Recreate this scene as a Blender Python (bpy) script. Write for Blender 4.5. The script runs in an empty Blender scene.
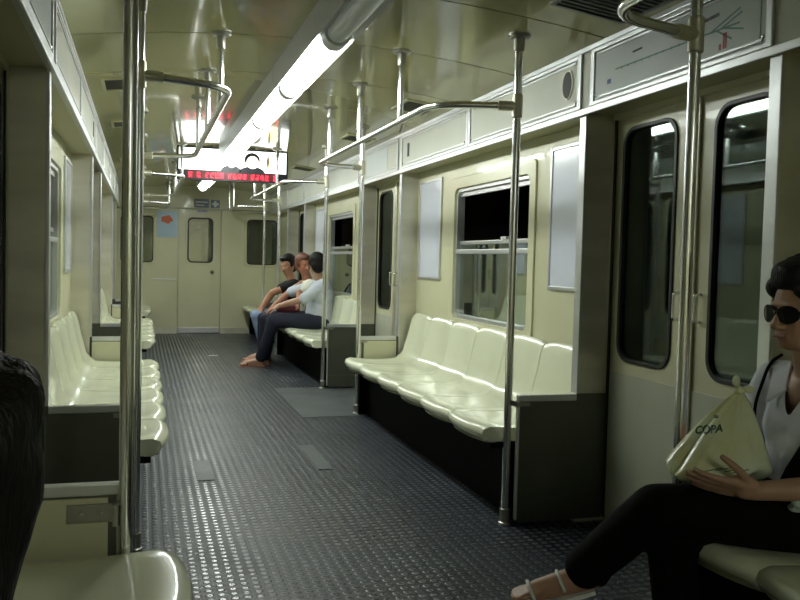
import bpy, bmesh, math, random
from math import pi, sin, cos, sqrt
from mathutils import Vector, Matrix, Quaternion
from mathutils.geometry import tessellate_polygon
from mathutils.bvhtree import BVHTree
random.seed(7)
SC = bpy.context.scene
COL = SC.collection
V = Vector
CX = 0.795                      # centre line of the car

# ------------------------------------------------------------------ materials
def mat(name, col, rough=.5, metal=0., coat=0., bump=None, var=0., vscale=3., spec=.5, vcol=None, stretch=(1,1,1)):
    m = bpy.data.materials.new(name); m.use_nodes = True
    nt = m.node_tree; b = nt.nodes['Principled BSDF']
    b.inputs['Base Color'].default_value = (*col, 1)
    b.inputs['Roughness'].default_value = rough
    b.inputs['Metallic'].default_value = metal
    b.inputs['Specular IOR Level'].default_value = spec
    b.inputs['Coat Weight'].default_value = coat
    b.inputs['Coat Roughness'].default_value = .05
    tc = nt.nodes.new('ShaderNodeTexCoord')
    mp = nt.nodes.new('ShaderNodeMapping'); mp.inputs['Scale'].default_value = stretch
    nt.links.new(tc.outputs['Object'], mp.inputs['Vector'])
    if var > 0:
        n = nt.nodes.new('ShaderNodeTexNoise'); n.inputs['Scale'].default_value = vscale; n.inputs['Detail'].default_value = 5
        nt.links.new(mp.outputs[0], n.inputs['Vector'])
        r = nt.nodes.new('ShaderNodeMapRange'); r.inputs[1].default_value = .35; r.inputs[2].default_value = .65
        nt.links.new(n.outputs[0], r.inputs[0])
        x = nt.nodes.new('ShaderNodeMix'); x.data_type = 'RGBA'
        vc = vcol or tuple(c*(1-var) for c in col)
        x.inputs[6].default_value = (*col, 1); x.inputs[7].default_value = (*vc, 1)
        nt.links.new(r.outputs[0], x.inputs[0]); nt.links.new(x.outputs[2], b.inputs['Base Color'])
        rr = nt.nodes.new('ShaderNodeMapRange'); rr.inputs[3].default_value = rough*.8; rr.inputs[4].default_value = min(1, rough*1.25)
        nt.links.new(n.outputs[0], rr.inputs[0]); nt.links.new(rr.outputs[0], b.inputs['Roughness'])
    if bump:
        n = nt.nodes.new('ShaderNodeTexNoise'); n.inputs['Scale'].default_value = bump[0]
        nt.links.new(mp.outputs[0], n.inputs['Vector'])
        bp = nt.nodes.new('ShaderNodeBump'); bp.inputs['Strength'].default_value = bump[1]; bp.inputs['Distance'].default_value = .01
        nt.links.new(n.outputs[0], bp.inputs['Height']); nt.links.new(bp.outputs[0], b.inputs['Normal'])
    return m

def emit(name, col, s):
    m = bpy.data.materials.new(name); m.use_nodes = True
    b = m.node_tree.nodes['Principled BSDF']
    b.inputs['Base Color'].default_value = (*[c*.8 for c in col], 1)
    b.inputs['Emission Color'].default_value = (*col, 1); b.inputs['Emission Strength'].default_value = s
    return m

def glass(name, tint, refl, gain=.5):
    m = bpy.data.materials.new(name); m.use_nodes = True
    nt = m.node_tree; nt.nodes.remove(nt.nodes['Principled BSDF'])
    t = nt.nodes.new('ShaderNodeBsdfTransparent'); t.inputs[0].default_value = (*tint, 1)
    g = nt.nodes.new('ShaderNodeBsdfGlossy'); g.inputs['Roughness'].default_value = .03; g.inputs[0].default_value = (.92,1,.95,1)
    lw = nt.nodes.new('ShaderNodeLayerWeight'); lw.inputs[0].default_value = .35
    mr = nt.nodes.new('ShaderNodeMapRange'); mr.inputs[3].default_value = refl; mr.inputs[4].default_value = min(1, refl+gain)
    nt.links.new(lw.outputs['Fresnel'], mr.inputs[0])
    mx = nt.nodes.new('ShaderNodeMixShader')
    nt.links.new(mr.outputs[0], mx.inputs[0]); nt.links.new(t.outputs[0], mx.inputs[1]); nt.links.new(g.outputs[0], mx.inputs[2])
    nt.links.new(mx.outputs[0], nt.nodes['Material Output'].inputs[0])
    return m

CREAM = mat('cream_laminate', (.61,.595,.40), .3, var=.10, vscale=1.5, coat=.15)
CEIL = mat('ceiling_laminate', (.39,.365,.155), .14, var=.06, vscale=1.2, coat=.6)
GREYCREAM = mat('grey_cream', (.50,.51,.40), .45, var=.1, vscale=3)
SOFFIT = mat('soffit_olive', (.42,.40,.22), .4)
SEAT = mat('seat_fibreglass', (.70,.72,.545), .21, coat=.35, var=.06, vscale=4)
PANELWHITE = mat('panel_grey_white', (.55,.56,.48), .35, var=.06, vscale=2)
ALU = mat('aluminium', (.62,.63,.64), .34, metal=.75, var=.08, vscale=8)
CHROME = mat('chrome', (.80,.80,.81), .20, metal=1., var=.05, vscale=6)
STEEL = mat('brushed_steel', (.66,.635,.52), .36, metal=.55, var=.18, vscale=2, stretch=(1,1,4))
DARKSTEEL = mat('dark_steel', (.135,.138,.108), .40, metal=.75, var=.2, vscale=3)
FITTING = mat('dull_fitting', (.34,.33,.29), .36, metal=.9)
BLACK = mat('black_paint', (.002,.002,.002), .7, spec=.1)
RUBBER = mat('black_rubber', (.012,.012,.012), .45)
DARKGREY = mat('dark_grille', (.05,.05,.05), .6)
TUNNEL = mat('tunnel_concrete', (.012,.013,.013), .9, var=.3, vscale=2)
PAPER = mat('poster_paper', (.66,.69,.80), .18, coat=.4, var=.05, vscale=2)
MAPPAPER = mat('map_paper', (.58,.62,.62), .35, var=.05, vscale=3)
TEAL = mat('teal_ink', (.16,.30,.28), .5)
INK = mat('dark_ink', (.03,.03,.04), .5)
REDINK = mat('red_ink', (.5,.1,.1), .5)
BLUEINK = mat('blue_ink', (.12,.18,.35), .5)
ORANGE = mat('orange_ink', (.6,.13,.04), .5)
SKYINK = mat('pale_blue_ink', (.42,.56,.70), .4)
SIGNGREY = mat('sign_grey', (.2,.24,.32), .5)
WHITE = mat('white_plastic', (.75,.75,.75), .4)
HOUSING = mat('lamp_housing', (.50,.50,.50), .4)
OFFTUBE = mat('unlit_diffuser', (.72,.74,.78), .25)
LAMP = emit('lit_diffuser', (.93,1.,.93), 21.)
LAMPDIM = emit('lit_diffuser_next_car', (1.,.92,.8), 26.)
LAMPREAR = emit('rear_fill_diffuser', (.93,1.,.93), 34.)  # unseen rear lamp, made stronger than the row to brighten the near end
AD = emit('backlit_ad', (.93,1.,.97), 1.5)
ADFACE = emit('backlit_face', (1.,.9,.72), 1.5)
ADYEL = emit('backlit_yellow', (1.,.86,.42), 1.5)
ADDARK = mat('ad_dark', (.02,.02,.03), .4)
LED = emit('red_led', (1.,.03,.06), 1.8)
LEDBACK = mat('led_back', (.12,.006,.014), .4)  # red glow of the LEDs put into the strip's base colour
GLASS = glass('window_glass', (.55,.58,.55), .30)
DOORGLASS = glass('door_glass', (.35,.4,.37), .03, .22)
ENDGLASS = glass('end_glass', (.85,.88,.84), .06)
SKIN = mat('skin_light', (.42,.24,.16), .5, var=.08, vscale=12)
SKIN2 = mat('skin_tan', (.40,.20,.12), .5, var=.08, vscale=12)
SKIN3 = mat('skin_brown', (.34,.14,.08), .5)
LIPS = mat('lips', (.26,.10,.075), .4)
HAIR = mat('dark_hair', (.006,.005,.004), .55, bump=(60,.5), stretch=(3,3,.5), spec=.25)
HAIRRED = mat('reddish_hair', (.13,.045,.025), .5, bump=(60,.5))
SHIRTW = mat('white_cotton', (.62,.64,.70), .8, bump=(14,.5))
SHIRTG = mat('pale_grey_cotton', (.50,.53,.60), .8, bump=(14,.5), var=.1, vscale=10)
SHIRTC = mat('cream_cotton', (.66,.66,.56), .8, bump=(14,.5))
SHIRTB = mat('black_cotton', (.010,.009,.010), .8, bump=(14,.4), spec=.2)
JEANS = mat('dark_jeans', (.006,.008,.024), .8, bump=(20,.4))
JEANSL = mat('pale_jeans', (.22,.30,.46), .8, bump=(20,.4), var=.2, vscale=8)
BLACKCLOTH = mat('black_cloth', (.003,.003,.003), .9, bump=(14,.5), spec=.12)
ORANGECLOTH = mat('orange_cloth', (.5,.1,.03), .8)
LENS = mat('sunglass_lens', (.004,.004,.004), .1, spec=.25)
MAROON = mat('maroon_leather', (.10,.008,.02), .4)
BAG = mat('plastic_bag', (.66,.66,.37), .25, var=.1, vscale=7, vcol=(.70,.76,.60), coat=.3, bump=(18,.5))
BAGINK = mat('bag_print', (.02,.07,.035), .5)
BAGINK.use_backface_culling = False
BAGB = BAG.node_tree.nodes['Principled BSDF']; BAGB.inputs['Subsurface Weight'].default_value = .15; BAGB.inputs['Subsurface Radius'].default_value = (.03,.03,.015)

def floor_mat():
    m = bpy.data.materials.new('studded_rubber_floor'); m.use_nodes = True
    nt = m.node_tree; N = nt.nodes; L = nt.links; b = N['Principled BSDF']
    tc = N.new('ShaderNodeTexCoord'); sp = N.new('ShaderNodeSeparateXYZ'); L.new(tc.outputs['Object'], sp.inputs[0])
    def M(op, a, bb=None, c=None):
        n = N.new('ShaderNodeMath'); n.operation = op
        for i, v in enumerate((a, bb, c)):
            if v is None: continue
            if isinstance(v, (int, float)): n.inputs[i].default_value = v
            else: L.new(v, n.inputs[i])
        return n.outputs[0]
    P = .0435
    fx = M('SUBTRACT', M('FRACT', M('DIVIDE', sp.outputs[0], P)), .5)
    fy = M('SUBTRACT', M('FRACT', M('DIVIDE', sp.outputs[1], P)), .5)
    d = M('SQRT', M('ADD', M('MULTIPLY', fx, fx), M('MULTIPLY', fy, fy)))
    mr = N.new('ShaderNodeMapRange'); mr.interpolation_type = 'SMOOTHSTEP'
    mr.inputs[1].default_value = .40; mr.inputs[2].default_value = .24; mr.inputs[3].default_value = 0; mr.inputs[4].default_value = 1
    L.new(d, mr.inputs[0])
    n = N.new('ShaderNodeTexNoise'); n.inputs['Scale'].default_value = 1.7; n.inputs['Detail'].default_value = 6; L.new(tc.outputs['Object'], n.inputs['Vector'])
    n2 = N.new('ShaderNodeTexNoise'); n2.inputs['Scale'].default_value = 35; n2.inputs['Detail'].default_value = 4; L.new(tc.outputs['Object'], n2.inputs['Vector'])
    x = N.new('ShaderNodeMix'); x.data_type = 'RGBA'; x.inputs[6].default_value = (.010,.013,.018,1); x.inputs[7].default_value = (.068,.082,.098,1)  # paler stud tops: their reflected light is partly put into the colour
    L.new(mr.outputs[0], x.inputs[0])
    x2 = N.new('ShaderNodeMix'); x2.data_type = 'RGBA'; x2.blend_type = 'MULTIPLY'; x2.inputs[0].default_value = 1
    r2 = N.new('ShaderNodeMapRange'); r2.inputs[1].default_value = .3; r2.inputs[2].default_value = .7; r2.inputs[3].default_value = .7; r2.inputs[4].default_value = 1.15
    L.new(n.outputs[0], r2.inputs[0]); L.new(x.outputs[2], x2.inputs[6]); L.new(r2.outputs[0], x2.inputs[7]); L.new(x2.outputs[2], b.inputs['Base Color'])
    r3 = N.new('ShaderNodeMapRange'); r3.inputs[3].default_value = .20; r3.inputs[4].default_value = .46; L.new(n.outputs[0], r3.inputs[0]); 
    rm = N.new('ShaderNodeMapRange'); rm.inputs[3].default_value = 1.5; rm.inputs[4].default_value = .75; L.new(mr.outputs[0], rm.inputs[0])
    L.new(M('MULTIPLY', r3.outputs[0], rm.outputs[0]), b.inputs['Roughness'])
    bp = N.new('ShaderNodeBump'); bp.inputs['Strength'].default_value = .55; bp.inputs['Distance'].default_value = .004
    h = M('ADD', mr.outputs[0], M('MULTIPLY', n2.outputs[0], .25))
    L.new(h, bp.inputs['Height']); L.new(bp.outputs[0], b.inputs['Normal'])
    return m
FLOOR = floor_mat()
SMOOTHFLOOR = mat('smooth_rubber', (.075,.085,.088), .5, var=.2, vscale=3, bump=(30,.2))

# ------------------------------------------------------------------ mesh builder
class MB:
    def __init__(s): s.v = []; s.f = []; s.mi = []; s.m = 0
    def add(s, vs, fs):
        o = len(s.v); s.v += [V(p) for p in vs]
        for f in fs: s.f.append([i+o for i in f]); s.mi.append(s.m)
    def box(s, a, b, bev=0):
        x0,y0,z0 = [min(p,q) for p,q in zip(a,b)]; x1,y1,z1 = [max(p,q) for p,q in zip(a,b)]
        s.add([(x0,y0,z0),(x1,y0,z0),(x1,y1,z0),(x0,y1,z0),(x0,y0,z1),(x1,y0,z1),(x1,y1,z1),(x0,y1,z1)],
              [(0,3,2,1),(4,5,6,7),(0,1,5,4),(1,2,6,5),(2,3,7,6),(3,0,4,7)])
        return s
    def tube(s, pts, r, n=14, cap=True):
        pts = [V(p) for p in pts]; rs = r if isinstance(r, (list, tuple)) else [r]*len(pts)
        t0 = (pts[1]-pts[0]).normalized()
        up = V((0,0,1)) if abs(t0.z) < .9 else V((1,0,0))
        a = t0.cross(up).normalized(); vs = []
        prev = t0
        for i, p in enumerate(pts):
            t = (pts[min(i+1,len(pts)-1)]-pts[max(i-1,0)]).normalized()
            a = (prev.rotation_difference(t) @ a); a = (a - t*a.dot(t)).normalized(); b = t.cross(a); prev = t
            for k in range(n): vs.append(p + (a*cos(2*pi*k/n)+b*sin(2*pi*k/n))*rs[i])
        fs = []
        for i in range(len(pts)-1):
            for k in range(n): fs.append((i*n+k, i*n+(k+1)%n, (i+1)*n+(k+1)%n, (i+1)*n+k))
        if cap: fs += [tuple(range(n))[::-1], tuple(range((len(pts)-1)*n, len(pts)*n))]
        s.add(vs, fs); return s
    def lathe(s, c, prof, n=20, axis=V((0,0,1))):
        axis = V(axis).normalized()
        return s.tube([V(c)+axis*h for r,h in prof], [max(r,1e-4) for r,h in prof], n)
    def cap(s, p0, p1, r0, r1=None, n=14):
        r1 = r0 if r1 is None else r1
        p0 = V(p0); p1 = V(p1); d = p1-p0; L = d.length
        if L < 1e-6: d = V((0,0,1)); L = 1e-6
        t = d/L; pts = []; rs = []
        for k in range(5):
            a = pi/2*(1-k/4.); pts.append(p0 - t*r0*sin(a)); rs.append(max(r0*cos(a), r0*.06))
        for k in range(5):
            a = pi/2*k/4.; pts.append(p1 + t*r1*sin(a)); rs.append(max(r1*cos(a), r1*.06))
        s.straight(pts, rs, n); return s
    def straight(s, pts, rs, n):
        t = (pts[-1]-pts[0]).normalized(); up = V((0,0,1)) if abs(t.z) < .9 else V((1,0,0))
        a = t.cross(up).normalized(); b = t.cross(a); vs = []
        for p, r in zip(pts, rs):
            for k in range(n): vs.append(p+(a*cos(2*pi*k/n)+b*sin(2*pi*k/n))*r)
        fs = []
        for i in range(len(pts)-1):
            for k in range(n): fs.append((i*n+k, i*n+(k+1)%n, (i+1)*n+(k+1)%n, (i+1)*n+k))
        fs += [tuple(range(n))[::-1], tuple(range((len(pts)-1)*n, len(pts)*n))]
        s.add(vs, fs)
    def ell(s, c, r, R=None, nu=20, nv=12):
        c = V(c); vs = []; fs = []
        for j in range(nv+1):
            th = pi*j/nv
            for k in range(nu):
                ph = 2*pi*k/nu
                p = V((r[0]*max(sin(th),.02)*cos(ph), r[1]*max(sin(th),.02)*sin(ph), r[2]*cos(th)))
                vs.append(c + (R @ p if R else p))
        for j in range(nv):
            for k in range(nu): fs.append((j*nu+k, (j+1)*nu+k, (j+1)*nu+(k+1)%nu, j*nu+(k+1)%nu))
        fs += [tuple(range(nu)), tuple(range(nv*nu, (nv+1)*nu))[::-1]]
        s.add(vs, fs); return s
    def plate(s, outer, holes, F, t0, t1):
        """2d outline with holes, F(a,b,t) -> 3d point, from t0 to t1 in thickness"""
        loops = [outer]+list(holes); flat = [p for l in loops for p in l]
        tris = tessellate_polygon([[V((p[0],p[1],0)) for p in l] for l in loops])
        n = len(flat); vs = [F(p[0],p[1],t0) for p in flat]+[F(p[0],p[1],t1) for p in flat]
        fs = [tuple(t) for t in tris]+[tuple(i+n for i in t[::-1]) for t in tris]
        o = 0
        for l in loops:
            m = len(l)
            for i in range(m): fs.append((o+i, o+(i+1)%m, o+(i+1)%m+n, o+i+n))
            o += m
        s.add(vs, fs); return s

def link(name, me, parent=None):
    o = bpy.data.objects.new(name, me); COL.objects.link(o)
    if parent: o.parent = parent
    return o
def origin(o):
    p = V((0,0,0))
    while o is not None: p += o.location; o = o.parent
    return p
def obj(name, mb, mats, parent=None, smooth=False, bevel=0, base=None):
    """one mesh object; vertices given in world space"""
    off = origin(parent) if parent else V((0,0,0))
    loc = V((0,0,0))
    if base is not None: loc = V(base)-off
    me = bpy.data.meshes.new(name)
    me.from_pydata([tuple(p-off-loc) for p in mb.v], [], mb.f)
    bm = bmesh.new(); bm.from_mesh(me)
    for f, i in zip(bm.faces, mb.mi): f.material_index = i
    bmesh.ops.recalc_face_normals(bm, faces=bm.faces)
    if bevel:
        es = [e for e in bm.edges if len(e.link_faces) == 2 and e.calc_face_angle(0) > .6]
        bmesh.ops.bevel(bm, geom=es, offset=bevel, segments=2, profile=.6, affect='EDGES')
    bm.to_mesh(me); bm.free()
    for m in (mats if isinstance(mats, (list, tuple)) else [mats]): me.materials.append(m)
    if smooth:
        me.shade_smooth() if smooth is True else me.shade_auto_smooth(angle=smooth) if hasattr(me, 'shade_auto_smooth') else None
        if smooth is not True:
            bm = bmesh.new(); bm.from_mesh(me)
            for f in bm.faces: f.smooth = True
            for e in bm.edges:
                if len(e.link_faces) == 2 and e.calc_face_angle(0) > smooth: e.smooth = False
            bm.to_mesh(me); bm.free()
    o = link(name, me, parent); o.location = loc
    return o
def organic(name, mb, m, parent, voxel=.008, it=4):
    """fuse overlapping closed volumes into one continuous skin"""
    o = obj(name, mb, m, parent)
    md = o.modifiers.new('r', 'REMESH'); md.mode = 'VOXEL'; md.voxel_size = voxel; md.use_smooth_shade = True
    sm = o.modifiers.new('s', 'SMOOTH'); sm.factor = .5; sm.iterations = it
    dg = bpy.context.evaluated_depsgraph_get()
    me = bpy.data.meshes.new_from_object(o.evaluated_get(dg)); o.modifiers.clear()
    old = o.data; o.data = me; me.name = name; bpy.data.meshes.remove(old)
    if not me.materials: me.materials.append(m)
    for p in me.polygons: p.use_smooth = True
    return o
def thing(name, label, cat, loc=(0,0,0), group=None):
    o = bpy.data.objects.new(name, None); COL.objects.link(o); o.empty_display_size = .1
    o.location = loc; tag(o, label, cat, group); return o
def tag(o, label, cat, group=None):
    o['label'] = label; o['category'] = cat
    if group: o['group'] = group
    return o
def struct(o, label=None, cat=None):
    o['kind'] = 'structure'
    if label: o['label'] = label
    if cat: o['category'] = cat
    return o
def rrect(a0, a1, b0, b1, r, n=6):
    r = min(r, (a1-a0)/2-1e-4, (b1-b0)/2-1e-4); out = []
    for cx, cy, st in ((a1-r,b1-r,0),(a0+r,b1-r,pi/2),(a0+r,b0+r,pi),(a1-r,b0+r,1.5*pi)):
        for k in range(n+1):
            t = st+pi/2*k/n; out.append((cx+r*cos(t), cy+r*sin(t)))
    return out
def rect(a0, a1, b0, b1): return [(a0,b0),(a1,b0),(a1,b1),(a0,b1)]
def fillet(pts, r, n=8):
    pts = [V(p) for p in pts]; out = [pts[0]]
    for i in range(1, len(pts)-1):
        p, a, b = pts[i], pts[i-1]-pts[i], pts[i+1]-pts[i]
        rr = min(r, a.length*.48, b.length*.48)
        A = p+a.normalized()*rr; B = p+b.normalized()*rr
        for k in range(n+1):
            t = k/n; out.append(A*(1-t)**2+p*2*t*(1-t)+B*t*t)
    out.append(pts[-1]); return out
def SF(s): return lambda a, b, t: (CX+s*t, a, b)       # a=y, b=z, t=distance from the centre line
def cz(x): return 2.28-.09*((x-CX)/1.135)**2           # arched ceiling

Y0, YE = -2.6, 13.56
U_H, U_W, U_D, U_P, U_R = 1.135, 1.285, 1.305, .82, .45
BENCH = [(-.56,2.27),(3.57,6.42),(7.75,10.60)]
ENDB = (11.93, 13.50)
DOORS = [(2.32,3.52),(6.47,7.70),(10.65,11.88)]
SIDEN = {1:'right', -1:'left'}
# phrases that tell the two sides apart by what can be found there
SIDE_P = {1:'on the side where the passengers sit', -1:'on the opposite side from the seated passengers'}

# ------------------------------------------------------------------ floor, ceiling
mb = MB(); mb.box((CX-1.4,Y0,-.06),(CX+1.4,YE+.1,0)); f = obj('floor', mb, FLOOR); struct(f)
mb = MB()
edges = [3.333+.855*k for k in range(-7,14)]; edges = [Y0]+[e for e in edges if Y0+.1 < e < YE-.1]+[YE]
nx = 20
for a, b in zip(edges[:-1], edges[1:]):
    vs = []; fs = []
    for (y, dz) in ((a+.0055,.03),(a+.0055,0),(b-.0055,0),(b-.0055,.03)):
        for i in range(nx+1):
            x = CX-1.2+2.4*i/nx; vs.append((x, y, cz(x)+dz))
    w = nx+1
    for j in range(3):
        for i in range(nx): fs.append((j*w+i, j*w+i+1, (j+1)*w+i+1, (j+1)*w+i))
    mb.add(vs, fs)
mb.m = 1
vs = []
for y in (Y0, YE):
    for i in range(nx+1):
        x = CX-1.2+2.4*i/nx; vs.append((x, y, cz(x)+.03))
mb.add(vs, [(i, i+1, nx+2+i, nx+1+i) for i in range(nx)])
c = obj('ceiling', mb, [CEIL, DARKGREY], smooth=.5); struct(c)

# ------------------------------------------------------------------ side walls, header, jambs
for s in (1,-1):
    F = SF(s); mb = MB()
    for (a, b) in BENCH+[ENDB]:
        holes = []
        if b-a > 2:
            c = (a+b)/2-.02; holes = [rrect(c-.60, c+.60, .82, 1.71, .05)]
        mb.plate(rect(a-.05, min(b+.05, YE), 0, 1.9), holes, F, U_W, U_W+.035)
    mb.plate(rect(Y0, -.61, 0, 1.9), [], F, U_W, U_W+.035)
    for (a, b) in DOORS:        # lintel piece above each door leaf
        mb.plate(rect(a-.02, b+.02, 1.875, 1.9), [], F, U_W, U_W+.035)
    w = obj('wall_'+SIDEN[s], mb, CREAM); struct(w)
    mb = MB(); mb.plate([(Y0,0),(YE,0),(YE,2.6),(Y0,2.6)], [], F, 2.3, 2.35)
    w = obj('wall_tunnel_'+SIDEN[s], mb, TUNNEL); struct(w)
    # header box running the length of the car
    mb = MB(); mb.plate(rect(Y0, YE, 1.9, 2.22), [], F, U_H, U_H+.02); mb.m = 1
    mb.plate(rect(Y0, YE, 1.9, 1.915), [], F, U_H+.02, U_W+.04)
    t = obj('trim_1' if s > 0 else 'trim_2', mb, [PANELWHITE, SOFFIT]); struct(t)
    mb = MB(); mb.plate(rect(Y0, YE, 1.888, 1.918), [], F, U_H-.014, U_H); mb.plate(rect(Y0, YE, 2.172, 2.195), [], F, U_H-.016, U_H)
    t = obj('trim_3' if s > 0 else 'trim_4', mb, ALU, bevel=.003); struct(t)
    # jamb partitions between doors and seats
    for k, (a, b) in enumerate([(2.27,2.32),(3.52,3.57),(6.42,6.47),(7.70,7.75),(10.60,10.65),(11.88,11.93)]):
        mb = MB(); mb.plate(rect(a+.004, b-.004, 0, 1.9), [], F, 1.155, U_W+.05)
        t = obj('trim_%d' % (10+k+(20 if s < 0 else 0)), mb, STEEL); struct(t)
        mb = MB(); mb.plate(rect(a-.003, b+.003, .607, 1.888), [], F, 1.140, 1.1545)
        e = obj('edge_strip', mb, ALU, t, bevel=.003)
mb = MB(); mb.box((CX-1.35,Y0-.05,0),(CX+1.35,Y0,2.3)); struct(obj('wall_back', mb, CREAM))
# tunnel floor and roof keep the outside dark
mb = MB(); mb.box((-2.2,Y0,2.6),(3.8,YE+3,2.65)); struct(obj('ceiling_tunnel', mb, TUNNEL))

# ------------------------------------------------------------------ windows in the side walls
wn = 0
for s in (1,-1):
    F = SF(s)
    for (a, b) in BENCH:
        wn += 1; c = (a+b)/2-.02; y0, y1 = c-.60, c+.60
        root = thing('window_%d' % wn, None, None, F(c,.8,U_W)); del root['label'], root['category']; root['kind'] = 'structure'
        mb = MB(); mb.plate(rrect(y0-.075,y1+.075,.775,1.785,.03), [rrect(y0,y1,.82,1.71,.05)], F, U_W-.012, U_W)
        obj('window_frame', mb, CREAM, root, bevel=.004)
        mb = MB(); mb.plate(rrect(y0+.001,y1-.001,.821,1.709,.05), [rrect(y0+.022,y1-.022,.845,1.685,.04)], F, U_W+.005, U_W+.06)
        obj('sash', mb, ALU, root, bevel=.003)
        mb = MB(); mb.plate(rect(y0+.022,y1-.022,1.262,1.292), [], F, U_W+.004, U_W+.03); mb.plate(rect(y0+.022,y1-.022,1.325,1.35), [], F, U_W+.03, U_W+.055)
        obj('sash_rail', mb, ALU, root, bevel=.003)
        mb = MB(); mb.plate(rect(c-.22,c-.14,1.35,1.368), [], F, U_W+.02, U_W+.05); obj('sash_latch', mb, WHITE, root, bevel=.004)
        mb = MB(); mb.plate(rect(y0+.022,y1-.022,1.655,1.685), [], F, U_W+.025, U_W+.045); obj('top_rail', mb, ALU, root, bevel=.003)
        mb = MB(); mb.plate(rect(y0+.02,y1-.02,.843,1.264), [], F, U_W+.035, U_W+.041)
        obj('pane', mb, GLASS, root)
        mb = MB(); mb.plate(rect(y0+.02,y1-.02,1.292,1.326), [], F, U_W+.05, U_W+.056)
        obj('pane', mb, GLASS, root)

# ------------------------------------------------------------------ sliding doors
dn = 0
for s in (1,-1):
    F = SF(s)
    for (a, b) in DOORS:
        dn += 1; mid = (a+b)/2
        root = thing('door_%d' % dn, None, None, F(mid,0,U_D)); del root['label'], root['category']; root['kind'] = 'structure'
        for (l0, l1, far) in ((a-.03, mid-.004, 0), (mid+.004, b+.03, 1)):
            wy0, wy1 = (l0+.16, l1-.115) if not far else (l0+.115, l1-.10)
            mb = MB(); mb.plate(rect(l0,l1,.015,1.895), [rrect(wy0,wy1,.77,1.83,.09)], F, U_D, U_D+.03)
            leaf = obj('leaf', mb, CREAM, root)
            mb = MB(); mb.plate(rrect(wy0-.001,wy1+.001,.769,1.831,.09), [rrect(wy0+.017,wy1-.017,.787,1.813,.075)], F, U_D-.008, U_D+.02)
            obj('gasket', mb, RUBBER, leaf, bevel=.003)
            mb = MB(); mb.plate(rrect(wy0+.012,wy1-.012,.782,1.818,.075), [], F, U_D+.008, U_D+.014)
            obj('pane', mb, DOORGLASS, leaf)
            mb = MB(); mb.plate(rect(l0+.004,l1-.004,.02,.715), [], F, U_D-.004, U_D)
            obj('lower_panel', mb, GREYCREAM, leaf, bevel=.002)
            q0 = a+.0005 if not far else b-.0165
            mb = MB(); mb.plate(rect(q0,q0+.016,.02,1.89), [], F, U_D-.012, U_D-.0045); obj('seal', mb, RUBBER, leaf)
            ey = mid-.02 if not far else mid+.02
            mb = MB(); mb.plate(rect(min(ey,ey)-.014, ey+.014,.02,1.89), [], F, U_D-.014, U_D-.0045)
            obj('edge_rubber', mb, STEEL, leaf, bevel=.003)
            hy = mid-.07 if not far else mid+.07
            mb = MB(); mb.tube(fillet([F(hy,1.10,U_D-.001),F(hy,1.10,U_D-.03),F(hy,.99,U_D-.03),F(hy,.99,U_D-.001)],.012), .006, 8)
            obj('handle', mb, CHROME, leaf, smooth=True)

# ------------------------------------------------------------------ end wall with its gangway door
def FE(a, b, t): return (a, YE+t, b)
mb = MB()
wl = (-.33,.15,1.09,1.80); wr = (1.565,2.04,1.09,1.80)
mb.plate([(CX-1.35,0),(.515,0),(.515,1.93),(CX-1.35,1.93)], [rrect(*wl,.06)], FE, 0, .05)
mb.plate([(1.165,0),(CX+1.35,0),(CX+1.35,1.93),(1.165,1.93)], [rrect(*wr,.06)], FE, 0, .05)
mb.plate([(CX-1.35,1.945),(CX+1.35,1.945),(CX+1.35,2.35),(CX-1.35,2.35)], [], FE, -.02, .05)
mb.plate(rect(.515,1.165,1.93,1.945), [], FE, 0, .05)
w = obj('wall_end', mb, CREAM); struct(w)
mb = MB(); mb.plate(rect(CX-1.14,CX+1.14,1.925,1.95), [], FE, -.035, -.02); struct(obj('trim_40', mb, GREYCREAM, bevel=.003))
mb = MB(); mb.plate(rect(.13,.50,.825,.845), [], FE, -.012, 0); struct(obj('trim_41', mb, ALU, bevel=.003))
mb = MB(); mb.plate(rect(CX-1.2,.515,0,.09), [], FE, -.008, 0); mb.plate(rect(1.165,CX+1.2,0,.09), [], FE, -.008, 0); struct(obj('baseboard_end', mb, STEEL))
for i, wv in enumerate((wl, wr)):
    wn += 1
    root = thing('window_%d' % wn, None, None, FE(wv[0],wv[2],0)); del root['label'], root['category']; root['kind'] = 'structure'
    mb = MB(); mb.plate(rrect(wv[0]-.04,wv[1]+.04,wv[2]-.04,wv[3]+.04,.07), [rrect(*wv,.06)], FE, -.012, 0); obj('window_frame', mb, CREAM, root, bevel=.004)
    mb = MB(); mb.plate(rrect(wv[0],wv[1],wv[2],wv[3],.06), [rrect(wv[0]+.015,wv[1]-.015,wv[2]+.015,wv[3]-.015,.05)], FE, .0, .03); obj('gasket', mb, RUBBER, root)
    mb = MB(); mb.plate(rrect(wv[0]+.01,wv[1]-.01,wv[2]+.01,wv[3]-.01,.05), [], FE, .015, .021); obj('pane', mb, ENDGLASS, root)
root = thing('door_7', None, None, FE(.84,0,0)); del root['label'], root['category']; root['kind'] = 'structure'
dw = (.655,1.045,1.10,1.80)
mb = MB(); mb.plate(rect(.522,1.158,.01,1.925), [rrect(*dw,.07)], FE, .005, .045); leaf = obj('leaf', mb, CREAM, root)
mb = MB(); mb.plate(rrect(dw[0]-.03,dw[1]+.03,dw[2]-.03,dw[3]+.03,.09), [rrect(*dw,.07)], FE, -.006, .005); obj('window_frame', mb, CREAM, leaf, bevel=.003)
mb = MB(); mb.plate(rrect(*dw,.07), [rrect(dw[0]+.022,dw[1]-.022,dw[2]+.022,dw[3]-.022,.06)], FE, .006, .03); obj('gasket', mb, RUBBER, leaf)
mb = MB(); mb.plate(rrect(dw[0]+.01,dw[1]-.01,dw[2]+.01,dw[3]-.01,.06), [], FE, .015, .021); obj('pane', mb, ENDGLASS, leaf)
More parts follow.
